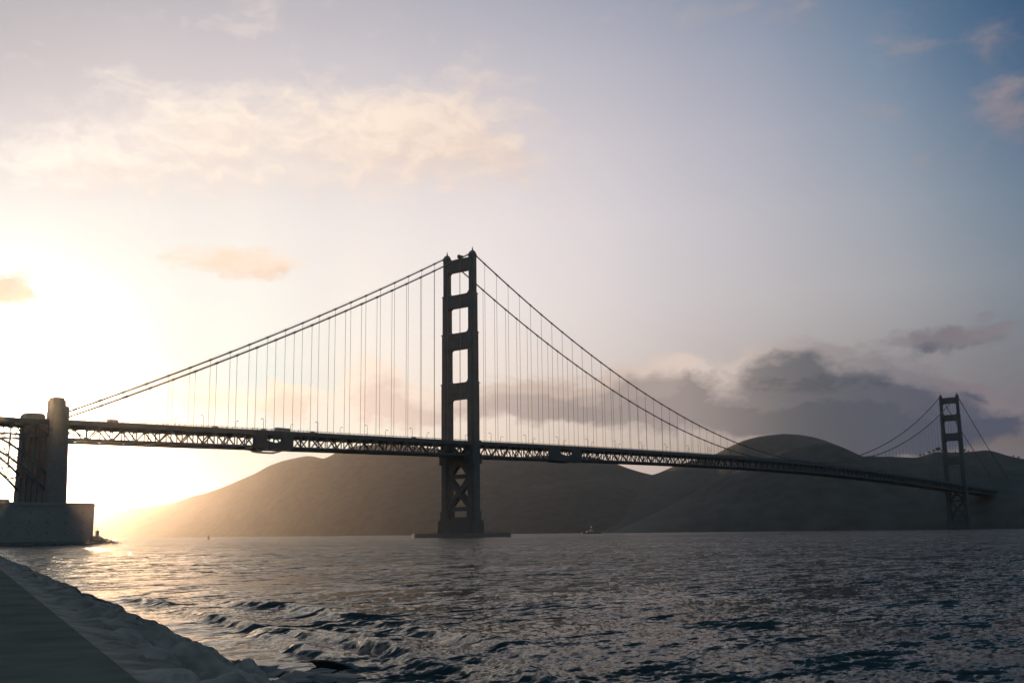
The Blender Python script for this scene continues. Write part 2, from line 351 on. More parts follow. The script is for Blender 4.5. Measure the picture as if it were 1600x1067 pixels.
def build_water():
    hf = CAM.z * 1089.0
    rs = [1.5, 6, 10, 14, 17, 19]; r = 20.0
    while r < 11000:
        rs.append(r)
        dr = max(.055, .42 * r * r / hf)
        r += dr if r < 600 else max(dr, r * .12)
    rs = np.array(rs + [11000.0])
    ang = np.concatenate([np.linspace(-pi, -.56, 40)[:-1], np.linspace(-.56, .56, 1150), np.linspace(.56, pi, 40)[1:]])
    Rg, Ag = np.meshgrid(rs, ang, indexing='ij')
    dirx = -np.sin(YAW - Ag); diry = np.cos(YAW - Ag)
    X = C2[0] + Rg * dirx; Y = C2[1] + Rg * diry
    S = (X - C2[0]) * T2[0] + (Y - C2[1]) * T2[1]; Nn = (X - C2[0]) * N2[0] + (Y - C2[1]) * N2[1]
    dr = np.gradient(rs)[:, None] * np.ones_like(Rg)
    Z = np.zeros_like(X); rng = np.random.default_rng(3)
    for k in range(130):
        lam = .22 * (12 / .22) ** (rng.random())
        th = R(-8) + rng.normal(0, .62)                     # chop runs in from the ocean, roughly towards +x
        kx, ky = cos(th) * 2 * pi / lam, sin(th) * 2 * pi / lam
        amp = .0062 * lam ** .55 * (1.0 if lam < 2.5 else .45)
        wgt = np.maximum(np.clip((lam / (2.2 * dr) - 1) / 1.0, 0, 1), (.85 if lam > 1.2 else .5) * np.clip((1800 - Rg) / 900, 0, 1))
        fl = .16 if lam > 2.2 else .32 if lam > .9 else .8 if lam > .55 else 1.5
        wgt = wgt * (fl + (1 - fl) * np.clip((Rg - 50) / 120, 0, 1))
        ph = kx * X + ky * Y + rng.random() * 6.283
        c = np.cos(ph)
        Z += amp * wgt * (c + .35 * np.cos(2 * ph))
    patch = .75 + .9 * fbm(X / 35, Y / 60, 3, 40) 
    calm = np.clip((Nn - 7.6 + 1.6 * fbm(S / 6, Nn / 6, 2, 4)) / 2.2, 0, 1); calm = .06 + .94 * calm
    Z *= calm * np.clip(patch, .35, 1.4)
    # small breakers close to the bank
    foam = np.zeros_like(Z)
    for n0, a, w, s0, s1, sd_ in ((9.6, .22, .40, 26, 66, 1), (11.6, .20, .45, 16, 40, 5), (13.8, .22, .6, 20, 60, 9), (8.6, .16, .4, 14, 30, 12), (12.6, .15, .35, 14, 48, 15), (10.4, .15, .35, 18, 45, 18)):
        cen = n0 + 1.6 * vnoise(S / 7, np.zeros_like(S), sd_) + .7 * vnoise(S / 2.2, np.zeros_like(S), sd_ + 1) + .35 * vnoise(S / .8, Nn / .8, sd_ + 3) + .22 * vnoise(S / .33, Nn / .33, sd_ + 4)
        env = np.clip((S - s0) / 6, 0, 1) * np.clip((s1 - S) / 8, 0, 1) * np.clip(.75 + 1.3 * vnoise(S / 5 + 9, np.zeros_like(S), sd_ + 2), 0, 1.3)
        d = (Nn - cen)
        prof = np.where(d < 0, np.exp(-(d / w) ** 2), np.exp(-(d / (w * 2.4)) ** 2))
        Z += a * env * prof
        foam = np.maximum(foam, (.95 if sd_ in (1, 5) else .8) * env * np.exp(-((d + .1) / (w * 1.3)) ** 2))
    Z -= np.clip(Rg - 600, 0, 1e9) * 0
    o = grid_mesh('water', X, Y, Z, water_material())
    a2 = o.data.attributes.new('chop', 'FLOAT', 'POINT'); a2.data.foreach_set('value', np.clip(calm, .25, 1).ravel().astype(np.float32))
    at = o.data.attributes.new('foam', 'FLOAT', 'POINT'); at.data.foreach_set('value', foam.ravel().astype(np.float32))
    tag(o, kind='structure')
build_water()

# ------------------------------------------------------------------ hills
def hill(pts, foot, back=900, seed=1, rough=0.07):
    px = np.array([p[0] for p in pts], float); py = np.array([p[1] for p in pts], float); dd = np.array([p[2] for p in pts], float)
    xs = np.arange(px[0], px[-1] + 1, 3.0)
    ys = np.interp(xs, px, py); ys = np.convolve(np.pad(ys, 3, 'edge'), np.ones(7) / 7, 'valid') * .35 + ys * .65
    ds = np.interp(xs, px, dd); ds = np.convolve(np.pad(ds, 20, 'edge'), np.ones(41) / 41, 'valid')
    fs = ds * 0 + foot if np.isscalar(foot) else np.interp(xs, [p[0] for p in foot], [p[1] for p in foot])
    rows = []
    vv = np.concatenate([np.linspace(0, 1, 34), 1 + np.linspace(0, 1, 10)[1:]])
    P = []
    for x, y, d, f in zip(xs, ys, ds, fs):
        r = ray(x, y); hd = math.hypot(r.x, r.y); ux, uy = r.x / hd, r.y / hd; zr = CAM.z + d * r.z / hd
        zr = max(zr, -1.0); P.append((ux, uy, zr, d, f))
    P = np.array(P); ux, uy, zr, d, f = P.T
    dist = np.where(vv[:, None] <= 1, f + (d - f) * vv[:, None], d + back * (vv[:, None] - 1))
    X = C2[0] + dist * ux; Y = C2[1] + dist * uy
    v = np.clip(vv[:, None], 0, 1)
    Z = -2.5 + (zr + 2.5) * (1.0 * v ** .85)
    mask = np.sin(pi * np.clip(v, 0, 1)) ** .8
    Z += (zr + 10) * mask * (rough * fbm(X / 240, Y / 240, 5, seed))
    bk = np.clip(vv[:, None] - 1, 0, 1)
    Z = np.where(vv[:, None] > 1, zr + (-2.5 - zr) * bk ** 1.3, Z)
    Z = np.maximum(Z, -2.6)
    o = grid_mesh('hills', X, Y, Z, HILLM); tag(o, kind='structure')
    return o
hill([(60, 806, 9360), (120, 797, 9360), (152, 792, 9360), (183, 788, 9360), (208, 791, 9360), (225, 789.5, 9360), (245, 788, 9360), (290, 785, 9360), (340, 792, 9360), (400, 812, 9360), (460, 836, 9360)], 8300, 1200, 5)
hill([(70, 850, 6450), (110, 836, 6450), (130, 818, 6450), (149, 810.5, 6450), (169, 805, 6300), (197, 796, 6150), (253, 790, 6000), (281, 782, 5850), (304, 774, 5700), (320, 771, 5550), (351, 760, 5400),
      (400, 739, 5100), (419, 728, 4950), (441, 720, 4875), (466, 714.5, 4800), (480, 712, 4725), (491, 713, 4725), (506, 717, 4725), (518, 711, 4650), (533, 703, 4575), (560, 696, 4500), (600, 693, 4500), (650, 697, 4425),
      (690, 702, 4350), (720, 705, 4350), (752, 710, 4275), (785, 711.5, 4275), (797, 714, 4275), (808, 718, 4275), (820, 714, 4200), (835, 711.5, 4200), (870, 711, 4200), (905, 712, 4125), (935, 715.5, 4125), (957, 722, 4125), (980, 731, 4125),
      (1003, 738, 4125), (1040, 746, 4125), (1100, 760, 4125), (1180, 785, 4125), (1300, 850, 4125)],
     [(110, 5800), (400, 4300), (600, 3600), (800, 3300), (1180, 3100)], 1300, 11)
hill([(905, 846, 3900), (930, 826, 3900), (960, 794, 3900), (985, 763, 3900), (1008, 745, 3900), (1030, 738.5, 3900), (1055, 727, 3900), (1085, 719, 3900), (1115, 711, 3900), (1135, 700, 3900), (1160, 688.5, 3900), (1180, 683, 3900), (1200, 680, 3900),
      (1225, 677.5, 3900), (1250, 679, 3900), (1270, 682.5, 3900), (1290, 688, 3900), (1320, 701, 3900), (1360, 718, 3900), (1420, 742, 3900), (1500, 780, 3900), (1600, 835, 3900)], 3100, 1200, 21, 0.035)
RIDGE4 = [(905, 846, 2420), (960, 830, 2420), (1020, 803, 2420), (1080, 772, 2420), (1130, 746, 2420), (1175, 725, 2420), (1205, 712, 2420), (1230, 703, 2420), (1255, 696.5, 2420), (1272, 693, 2420), (1290, 692, 2420), (1305, 694, 2420), (1320, 700, 2420), (1337, 708, 2420), (1350, 714, 2420), (1356, 711.5, 2420),
          (1371, 713.5, 2420), (1390, 713, 2420), (1431, 715, 2420), (1445, 711, 2420), (1458, 706.5, 2420), (1470, 706, 2420), (1487, 706.5, 2420), (1512, 706, 2420), (1542, 703, 2420), (1553, 705, 2420), (1572, 711, 2420),
          (1589, 715, 2420), (1600, 717, 2420), (1700, 735, 2420), (1900, 770, 2420)]
hill(RIDGE4, [(905, 2150), (1420, 2070), (1900, 2060)], 900, 31, 0.02)

# ------------------------------------------------------------------ land: ground sheet, promenade, bank
def coast_xy():
    pts = [sn(s, 1.4 + .01 * s) for s in (-400, -40, 0, 60, 150, 230)]
    pts += [(300, -545), (220, -500), (140, -455), (95, -420), (78, -398), (66, -372), (54, -345), (48, -333), (30, -331), (-60, -331), (-60, -900), (900, -1300)]
    return pts
g = MB(); P = coast_xy(); g.prism(P, -2.5, WALK_Z - .05)
tag(g.build('ground', EARTH), kind='structure')
ss = np.concatenate([np.arange(-40, 12, 1.5), np.arange(12, 60, .13), np.arange(60, 110, .4), np.arange(110, 242, 1.0)])
us = np.linspace(0, 1, 76)
Sg, Ug = np.meshgrid(ss, us); In = 1.9 + .01 * Sg
W = 4.1 + .6 * fbm(Sg / 7, Sg * 0, 3, 60) + .25 * fbm(Sg / 1.3, Sg * 0, 2, 64)
Nb = In + Ug * (W + 2.2)
def stones(x, y, size, seed):            # riprap: one tilted dome per jittered cell
    r = np.random.default_rng(seed); J = r.random((64, 64, 4)); xi = np.floor(x / size).astype(int); yi = np.floor(y / size).astype(int)
    best = np.full(x.shape, 9.0); hgt = np.zeros(x.shape)
    for dx in (-1, 0, 1):
        for dy in (-1, 0, 1):
            c = J[(yi + dy) % 64, (xi + dx) % 64]
            ex = x / size - (xi + dx + c[..., 0]); ey = y / size - (yi + dy + c[..., 1])
            d = np.hypot(ex, ey); h_ = .35 + .65 * c[..., 2] + (c[..., 3] - .5) * ex * 1.2 + (c[..., 2] - .5) * ey
            nearer = d < best; hgt = np.where(nearer, h_, hgt); best = np.minimum(best, d)
    return (hgt * (1 - np.clip(best, 0, 1) ** 2)) * size
Zb = WALK_Z - .02 - (WALK_Z + 1.2) * np.clip(Ug, 0, 1) ** 1.25
Zb -= .22 * np.clip((Ug - .4) / .3, 0, 1)
Zb += (.70 * (stones(Sg, Nb, .95, 1) - .4) + .42 * (stones(Sg + 7, Nb + 3, .42, 2) - .18) + .10 * fbm(Sg / .35, Nb / .35, 3, 66)) * np.clip(Ug * 5 - .1, 0, 1)
Xb, Yb = sn(Sg, Nb)
tag(grid_mesh('shore', Xb, Yb, Zb, BANK, smooth=False), kind='structure')
pth = MB()
a = [sn(s, n) for s, n in ((-60, -14), (-60, 1.3), (240, 4.3), (240, -14))]
pth.prism([a[0], a[3], a[2], a[1]], WALK_Z - .2, WALK_Z)
tag(pth.build('path', PATHM), kind='structure')

def boulder_mesh(seed, flat=.7):
    bm = bmesh.new(); bmesh.ops.create_icosphere(bm, subdivisions=3, radius=1); rg = random.Random(seed)
    planes = [(Vector((rg.gauss(0, 1), rg.gauss(0, 1), rg.gauss(0, 1))).normalized(), rg.uniform(.42, .80)) for _ in range(14)]
    sx_, sy_, sz_ = rg.uniform(.9, 1.4), rg.uniform(.7, 1.1), rg.uniform(.5, .8) * flat
    for v in bm.verts:
        for nrm, dd in planes:
            t = v.co.dot(nrm)
            if t > dd: v.co -= nrm * (t - dd)
        v.co += Vector((rg.gauss(0, .015), rg.gauss(0, .015), rg.gauss(0, .015)))
        v.co = Vector((v.co.x * sx_, v.co.y * sy_, v.co.z * sz_))
    me = bpy.data.meshes.new('boulder'); bm.to_mesh(me); bm.free(); me.materials.append(ROCK); return me
BMS = [boulder_mesh(k) for k in range(7)] + [boulder_mesh(20 + k, .4) for k in range(4)]
rg = random.Random(5)
def boulder(s, n, z, r, flat, label, group):
    o = bpy.data.objects.new('boulder', BMS[rg.randrange(7) if not flat else 7 + rg.randrange(4)]); COL.objects.link(o)
    x, y = sn(s, n); o.location = (x, y, z); o.scale = (r, r, r); o.rotation_euler = (rg.uniform(-.3, .3), rg.uniform(-.3, .3), rg.uniform(0, 6.28))
    tag(o, label, 'rock', group)
for k in range(170):
    s = 16 + 150 * rg.random() ** 1.6; u = rg.uniform(.62, .86) if k < 120 else rg.uniform(.25, .65)
    n = 1.9 + .01 * s + u * 6.3
    z = WALK_Z - 2.9 * u ** 1.25
    boulder(s, n, z + .10, rg.uniform(.2, .68), False, 'grey riprap boulder along the water edge of the bank', 'riprap boulders along the bank')
for k in range(22):
    s = rg.uniform(18, 28); n = rg.uniform(6.2, 9.2)
    boulder(s, n, .0, rg.uniform(.35, .95), True, 'low flat wet rock awash in the shallows beside the bank', 'flat rocks awash in the shallows')

# ------------------------------------------------------------------ the bridge
PY0, YT, YN, YE = -340.7, 0.0, 1280.0, 1620.7
def zdeck(y):
    if y < 0: return 73.9 + (73.9 - 66.3) / 337 * y
    if y > 1280: return 73.9 - (73.9 - 66.3) / 337 * (y - 1280)
    u = abs((y - 640) / 640); return 73.9 + 10.2 * (1 - u ** 1.7)
def depth(y): return 10.8 if (y < 0 or y > 1280) else 12.0
def zcable(y):
    if y < 0: t = -y / 340.0; return 226.6 + (67.5 - 226.6) * t - 4 * 5.2 * t * (1 - t)
    if y > 1280: return zcable(1280 - y)
    return 85.4 + 141.2 * ((y - 640) / 640) ** 2
bridge = tag(empty('suspension_bridge'), 'long dark suspension bridge with two tall towers crossing the strait', 'bridge')
HX = 13.7
PAN = 1280 / 168
ys_all = [y for y in np.arange(-44, 168 + 44 + 1) * PAN]
ys_all[0] = PY0; ys_all[-1] = YE
# deck slab with fascia, floor beams and bottom laterals
dk = MB()
for a, b in zip(ys_all[:-1], ys_all[1:]):
    za, zb = zdeck(a), zdeck(b)
    dk.prism_x([(a, za - 1.0), (b, zb - 1.0), (b, zb), (a, za)], -13.2, 13.2)
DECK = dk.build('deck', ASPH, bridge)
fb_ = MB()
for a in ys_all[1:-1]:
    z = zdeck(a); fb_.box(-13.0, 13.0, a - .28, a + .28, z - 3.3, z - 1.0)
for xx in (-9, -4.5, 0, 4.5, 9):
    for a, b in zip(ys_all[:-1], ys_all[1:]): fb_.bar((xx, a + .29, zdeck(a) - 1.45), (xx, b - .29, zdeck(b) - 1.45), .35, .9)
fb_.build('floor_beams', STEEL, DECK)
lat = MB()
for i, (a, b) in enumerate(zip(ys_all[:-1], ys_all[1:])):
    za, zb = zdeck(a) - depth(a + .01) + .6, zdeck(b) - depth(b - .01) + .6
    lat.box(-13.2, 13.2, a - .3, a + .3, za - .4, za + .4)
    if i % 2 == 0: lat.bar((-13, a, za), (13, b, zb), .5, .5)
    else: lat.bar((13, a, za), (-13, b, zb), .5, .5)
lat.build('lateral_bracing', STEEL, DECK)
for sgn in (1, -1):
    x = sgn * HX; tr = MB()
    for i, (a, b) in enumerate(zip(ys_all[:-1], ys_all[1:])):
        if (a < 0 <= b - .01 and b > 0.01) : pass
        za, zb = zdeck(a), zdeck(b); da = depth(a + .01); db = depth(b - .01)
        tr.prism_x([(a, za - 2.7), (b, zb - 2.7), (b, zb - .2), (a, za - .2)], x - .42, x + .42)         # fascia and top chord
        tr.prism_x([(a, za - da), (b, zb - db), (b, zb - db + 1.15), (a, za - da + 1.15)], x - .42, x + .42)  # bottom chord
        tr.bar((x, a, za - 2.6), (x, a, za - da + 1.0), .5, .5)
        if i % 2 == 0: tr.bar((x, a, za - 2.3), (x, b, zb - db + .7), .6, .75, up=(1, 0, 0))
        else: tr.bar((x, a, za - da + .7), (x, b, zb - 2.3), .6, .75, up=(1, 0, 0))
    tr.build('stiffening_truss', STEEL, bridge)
    rl = MB(); xr = sgn * 13.35
    yy = np.arange(PY0, 900, 3.81)
    for a, b in zip(ys_all[:-1], ys_all[1:]):
        rl.bar((xr, a, zdeck(a) + 1.22), (xr, b, zdeck(b) + 1.22), .16, .14)
        rl.bar((xr, a, zdeck(a) + .25), (xr, b, zdeck(b) + .25), .10, .10)
        rl.bar((xr, a, zdeck(a) + .06), (xr, b, zdeck(b) + .06), .3, .2)
    for y in yy: rl.box(xr - .1, xr + .1, y - .1, y + .1, zdeck(y), zdeck(y) + 1.35)
    for y in np.arange(PY0, 650, .45): rl.box(xr - .03, xr + .03, y - .045, y + .045, zdeck(y) + .2, zdeck(y) + 1.2)
    rl.build('railing', STEEL, bridge)
# main cables and suspenders
for sgn in (1, -1):
    cb_ = MB()
    yy = list(np.linspace(-340, 0, 46)) + list(np.linspace(0, 1280, 169))[1:] + list(np.linspace(1280, 1620, 46))[1:]
    cb_.tube([(sgn * HX, y, zcable(y)) for y in yy], .52, 8)
    for k in list(range(-21, 0)) + list(range(1, 84)) + list(range(85, 106)):       # cable bands
        y = k * 2 * PAN; d = 1.0; cb_.tube([(sgn * HX, y - d, zcable(y - d)), (sgn * HX, y + d, zcable(y + d))], .72, 8)
    for off in (-.55, .55):
        cb_.tube([(sgn * HX + off, y, zcable(y) + 1.25) for y in yy], .035, 4)
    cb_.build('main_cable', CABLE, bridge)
hang = []
for sgn in (1, -1):
    for k in list(range(-20, 0)) + list(range(1, 84)) + list(range(85, 106)):
        y = k * 2 * PAN; z1 = zcable(y); z0 = zdeck(y) - 1.8
        if z1 - z0 < 2: continue
        dist = math.hypot(HX * sgn - CAM.x, y - CAM.y); hang.append(((z1 - z0) / dist, sgn, y, z0, z1))
hang.sort(reverse=True)
rest = MB()
for i, (_, sgn, y, z0, z1) in enumerate(hang):
    b = MB() if i < 100 else rest
    w = .19 if y < 500 else .21
    for off in (-.0,): b.bar((sgn * HX, y + off, z0), (sgn * HX, y + off, z1), w, w)
    if i < 100: b.build('suspender', ROPE, bridge)
tag(rest.build('suspenders', ROPE, bridge), kind='stuff')
# towers
def notch(cx, cy_, b, a, q):
    x0, x1, y0, y1 = cx - b / 2, cx + b / 2, cy_ - a / 2, cy_ + a / 2
    return [(x0 + q, y0), (x1 - q, y0), (x1 - q, y0 + q), (x1, y0 + q), (x1, y1 - q), (x1 - q, y1 - q), (x1 - q, y1), (x0 + q, y1), (x0 + q, y1 - q), (x0, y1 - q), (x0, y0 + q), (x0 + q, y0 + q)]
def make_tower():
    t = MB()
    LEV = [(20, 121.3, 6.4, 9.4, 1.0), (121.3, 161.8, 5.8, 8.5, .9), (161.8, 193.4, 5.2, 7.5, .8), (193.4, 224.4, 4.4, 6.2, .7)]
    t.prism([(-18.2, -7.4), (18.2, -7.4), (18.2, 7.4), (-18.2, 7.4)], -2.5, 13, [(-17.6, -6.8), (17.6, -6.8), (17.6, 6.8), (-17.6, 6.8)])
    for s_ in (-1, 1):
        t.prism(notch(s_ * HX, 0, 8.0, 10.6, 1.1), 13, 20)
        for z0, z1, b, a, q in LEV:
            t.prism(notch(s_ * HX, 0, b, a, q), z0, z1)
            t.box(s_ * HX - b / 2 - .06, s_ * HX + b / 2 + .06, -a / 2 - .06, a / 2 + .06, z1 - 1.0, z1 - .35)   # collar at each setback
        for yy_ in (-1, 1): t.box(s_ * HX - 3.9, s_ * HX + 3.9, yy_ * 4.71, yy_ * 5.6, 56.5, 64.5)                  # deck brackets
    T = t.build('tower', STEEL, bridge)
    def strut(z0, z1, half, th, name='portal_strut', fl=2.2, ftop=True, fbot=True):
        m_ = MB(); pts = []
        arc = [(0, 1), (.12, .62), (.38, .29), (.7, .08), (1, 0)]
        bl = [(-half + fl * u, z0 - fl * w) for u, w in arc] if fbot else [(-half, z0)]
        br = [(-x, z) for x, z in reversed(bl)]
        tl = [(-half + fl * u, z1 + fl * w) for u, w in arc] if ftop else [(-half, z1)]
        tr_ = [(-x, z) for x, z in tl]
        pts = bl + br + tr_ + list(reversed(tl))
        m_.prism_y(pts, -th, th)
        for q in (.2, .5, .8): m_.box(-half + .3, half - .3, -th - .18, th + .18, z0 + (z1 - z0) * q - .25, z0 + (z1 - z0) * q + .25)
        return m_.build(name, STEEL, T)
    strut(212.7, 222.9, HX - 2.21, 2.2, ftop=False)
    strut(182.9, 193.3, HX - 2.61, 2.6)
    strut(148.7, 161.7, HX - 2.91, 3.0)
    strut(108.3, 121.2, HX - 3.21, 3.3)
    strut(13.0, 15.5, 9.6, 3.6, 'base_strut', 1.0, fbot=False, ftop=False)
    for z in (21.9, 47.1): 
        m_ = MB(); m_.box(-HX + 3.21, HX - 3.21, -2.4, 2.4, z - 1.6, z + 1.6); m_.build('cross_strut', STEEL, T)
    for z0, z1 in ((23.5, 45.5), (48.7, 71.0)):
        m_ = MB(); h = HX - 3.2
        for yo in (-2.2, 2.2):
            m_.bar((-h, yo, z0), (h, yo, z1), 1.0, 3.5); m_.bar((h, yo + .01, z0), (-h, yo + .01, z1), 1.02, 3.5)
            m_.box(-2.4, 2.4, yo - .55, yo + .55, (z0 + z1) / 2 - 2.8, (z0 + z1) / 2 + 2.8)
        m_.build('cross_brace', STEEL, T)
    for s_ in (-1, 1):
        m_ = MB(); cx = s_ * HX
        m_.prism(notch(cx, 0, 4.6, 6.6, .6), 224.4, 225.3)
        m_.prism_x([(-3.3, 225.3), (3.3, 225.3), (1.3, 227.9), (-1.3, 227.9)], cx - 1.6, cx + 1.6)
        H_ = m_.build('saddle_housing', STEEL, T)
        f_ = MB(); f_.lathe([(.95, 227.9), (.9, 228.6), (.45, 229.2), (.5, 230.2), (.18, 230.9), (.06, 232.2)], (cx, 0), 8); f_.build('finial', STEEL, T)
    return T
T1 = make_tower()
T2_ = copy_tree(T1, bridge); T2_.location = (0, YN, 0)
bc = MB(); bc.lathe([(.9, 222.9), (.9, 224.3), (1.5, 224.5), (1.75, 225.4), (1.5, 226.6), (.6, 227.2)], (-.6, 0), 10); bc.lathe([(.5, 222.9), (.5, 224.2), (1.1, 224.5), (1.1, 225.8), (.4, 226.2)], (2.0, .4), 8)
bc.box(-6, 6, -.3, .3, 222.9, 223.3)
bc.build('beacon', STEEL, T1)

# concrete fender ring round the near tower
fe = MB(); nseg = 48
def ell(a, b): return [(a * cos(2 * pi * i / nseg), b * sin(2 * pi * i / nseg)) for i in range(nseg)]
o1, o2 = ell(46, 25), ell(42.5, 21.5)
v = [(x, y, z) for z in (-2.5, 3.3) for ring in (o1, o2) for x, y in ring]; n_ = nseg
f = []
for i in range(n_):
    j = (i + 1) % n_
    f += [(i, j, 2 * n_ + j, 2 * n_ + i), (n_ + j, n_ + i, 3 * n_ + i, 3 * n_ + j), (2 * n_ + i, 2 * n_ + j, 3 * n_ + j, 3 * n_ + i), (j, i, n_ + i, n_ + j)]
fe.add(v, f)
fender = tag(fe.build('pier_fender', CONC), 'low oval concrete fender ring round the foot of the near tower', 'fender')
fr = MB()
for i in range(0, n_, 2):
    x, y = o1[i]; fr.box(x * .985 - .1, x * .985 + .1, y * .985 - .1, y * .985 + .1, 3.3, 4.5)
for i in range(n_):
    a, b = o1[i], o1[(i + 1) % n_]; fr.bar((a[0] * .985, a[1] * .985, 4.4), (b[0] * .985, b[1] * .985, 4.4), .08)
fr.build('guard_rail', STEEL, fender)

# ------------------------------------------------------------------ pylon, arch, fort
py = tag(empty('concrete_pylon', (0, -345.2, 0)), 'concrete pylon with one tall and one low upper shaft left of the suspended span', 'pylon')
p_ = MB()
hy = 4.45
p_.prism([(-18.8, -hy - 1.1), (18.8, -hy - 1.1), (18.8, hy + 1.1), (-18.8, hy + 1.1)], 0, 64.0, [(-17.6, -hy), (17.6, -hy), (17.6, hy), (-17.6, hy)])
for xx in (-11.7, -5.8, 0, 5.8, 11.7): p_.box(xx - .7, xx + .7, -hy - 1.3, hy + 1.3, 10, 58)
for zz in (59.0, 61.5): p_.box(-18.0, 18.0, -hy - .42, hy + .42, zz, zz + .8)
p_.build('shaft', CONC, py)
q = MB(); cx = 13.9                      # taller shaft on the near side, lower one on the far side of the roadway
q.box(cx - 3.7, cx + 3.7, -hy, 2.2, 64.0, 76.6); q.box(cx - 2.9, cx + 2.9, -hy + .5, 1.6, 76.6, 77.8)
q.box(cx - 3.5, cx + 3.5, 2.2, hy, 64.0, 73.2); q.box(cx - 3.85, cx + 3.85, -hy - .15, hy + .15, 69.0, 69.7)
q.build('upper_shaft', CONC, py)
q = MB(); cx = -12.4
q.box(cx - 5.2, cx + 5.2, -hy, hy, 64.0, 70.6); q.box(cx - 4.6, cx + 4.6, -hy + .5, hy - .5, 70.6, 71.3); q.box(cx - 5.35, cx + 5.35, -hy - .15, hy + .15, 69.0, 69.7)
q.build('upper_shaft', CONC, py)
ar = tag(empty('arch_viaduct', (0, -394, 0)), 'lattice steel arch carrying the road deck beyond the concrete pylon', 'bridge')
AY0, AY1 = 44.0, -52.0                    # local y: north end, south end
def za_(u, hi): return (37 + 22 * (1 - (2 * u - 1) ** 2)) if hi else (28.5 + 24.5 * (1 - (2 * u - 1) ** 2))
NP = 14
for sgn in (1, -1):
    rb = MB(); x = sgn * HX
    for i in range(NP):
        u0, u1 = i / NP, (i + 1) / NP; y0, y1 = AY0 + (AY1 - AY0) * u0, AY0 + (AY1 - AY0) * u1
        for hi in (0, 1): rb.bar((x, y0, za_(u0, hi)), (x, y1, za_(u1, hi)), .9, 1.1)
        rb.bar((x, y0, za_(u0, 0)), (x, y0, za_(u0, 1)), .5)
        if i % 2: rb.bar((x, y0, za_(u0, 0)), (x, y1, za_(u1, 1)), .5)
        else: rb.bar((x, y0, za_(u0, 1)), (x, y1, za_(u1, 0)), .5)
    rb.build('arch_rib', STEEL, ar)
    for i in range(1, NP):
        u0 = i / NP; y0 = AY0 + (AY1 - AY0) * u0
        c = MB(); c.bar((x, y0, za_(u0, 1)), (x, y0, 57), .8); c.build('spandrel_column', STEEL, ar)
    tr = MB()
    for i in range(NP):
        y0, y1 = AY0 + (AY1 - AY0) * i / NP, AY0 + (AY1 - AY0) * (i + 1) / NP
        tr.bar((x, y0, 64.2), (x, y1, 64.2), .8, 2.5); tr.bar((x, y0, 57), (x, y1, 57), .8, 1.0)
        tr.bar((x, y0, 63.5), (x, y0, 57.2), .5); tr.bar((x, y0, 63.5 if i % 2 else 57.2), (x, y1, 57.2 if i % 2 else 63.5), .55)
    tr.build('deck_truss', STEEL, ar)
br_ = MB()
for i in range(NP):
    y0, y1 = AY0 + (AY1 - AY0) * i / NP, AY0 + (AY1 - AY0) * (i + 1) / NP; u0 = i / NP; u1 = (i + 1) / NP
    br_.bar((-HX, y0, za_(u0, 0)), (HX, y0, za_(u0, 0)), .5); br_.bar((-HX, y0, za_(u0, 1)), (HX, y1, za_(u1, 1)), .4); br_.bar((-HX, y0, 57), (HX, y0, 57), .5); br_.bar((-HX, y0, 46 if u0 > .15 and u0 < .85 else 44), (HX, y0, 46 if u0 > .15 and u0 < .85 else 44), .3)
br_.build('cross_bracing', STEEL, ar)
dd_ = MB(); dd_.box(-13, 13, AY1 - 60, AY0 - .1, 64.4, 65.6); dd_.build('deck', ASPH, ar)
rl = MB()
for xr in (-13.0, 13.0):
    rl.bar((xr, AY1 - 60, 66.8), (xr, AY0 - .2, 66.8), .16)
    for y in np.arange(AY1 - 60, AY0, 3.8): rl.box(xr - .08, xr + .08, y - .08, y + .08, 65.6, 66.9)
rl.build('railing', STEEL, ar)

fort = tag(empty('brick_fort', (46, -340, WALK_Z - .05)), 'massive dark brick fort with flat roof under the pylon at the water', 'fort')
FH = 18.8
w = MB()
outline = [(0, -110), (0, 0), (-26.5, 0), (-26.5, -15), (-92, -15), (-92, -110)]
outer = outline[::-1]
w.prism(outer, 0, FH - 1.3)
w.build('wall', BRICK, fort)
w = MB(); w.prism([(x + (.35 if x == 0 else -.35 if x == -92 else 0), y + (.35 if y == 0 else 0)) for x, y in outer], FH - 1.3, FH - .5); w.build('cornice', BRICK, fort)
w = MB(); w.prism([(x, y) for x, y in outer], FH - .5, FH + .4); 
w.box(-60, -6, -105, -42, FH + .4, FH + 1.9); w.build('roof', BRICK, fort)
for lv in range(3):
    for i in range(10):
        e = MB(); yy_ = -6 - i * 9.5; zz = 3.6 + lv * 5.0
        e.prism_x([(yy_ - .45, zz), (yy_ + .45, zz), (yy_ + .45, zz + 1.0), (yy_ + .25, zz + 1.3), (yy_ - .25, zz + 1.3), (yy_ - .45, zz + 1.0)], .01, .12)
        e.build('embrasure_window', SHUT, fort)
mo = MB(); mo.prism([(30, -342), (53, -343), (52, -330), (44, -324.5), (32, -327)], -2.5, 4.1, [(33, -341), (47, -341), (46.4, -336.2), (44, -335), (35, -335.5)])
tag(mo.build('shore', ROCK), kind='structure')
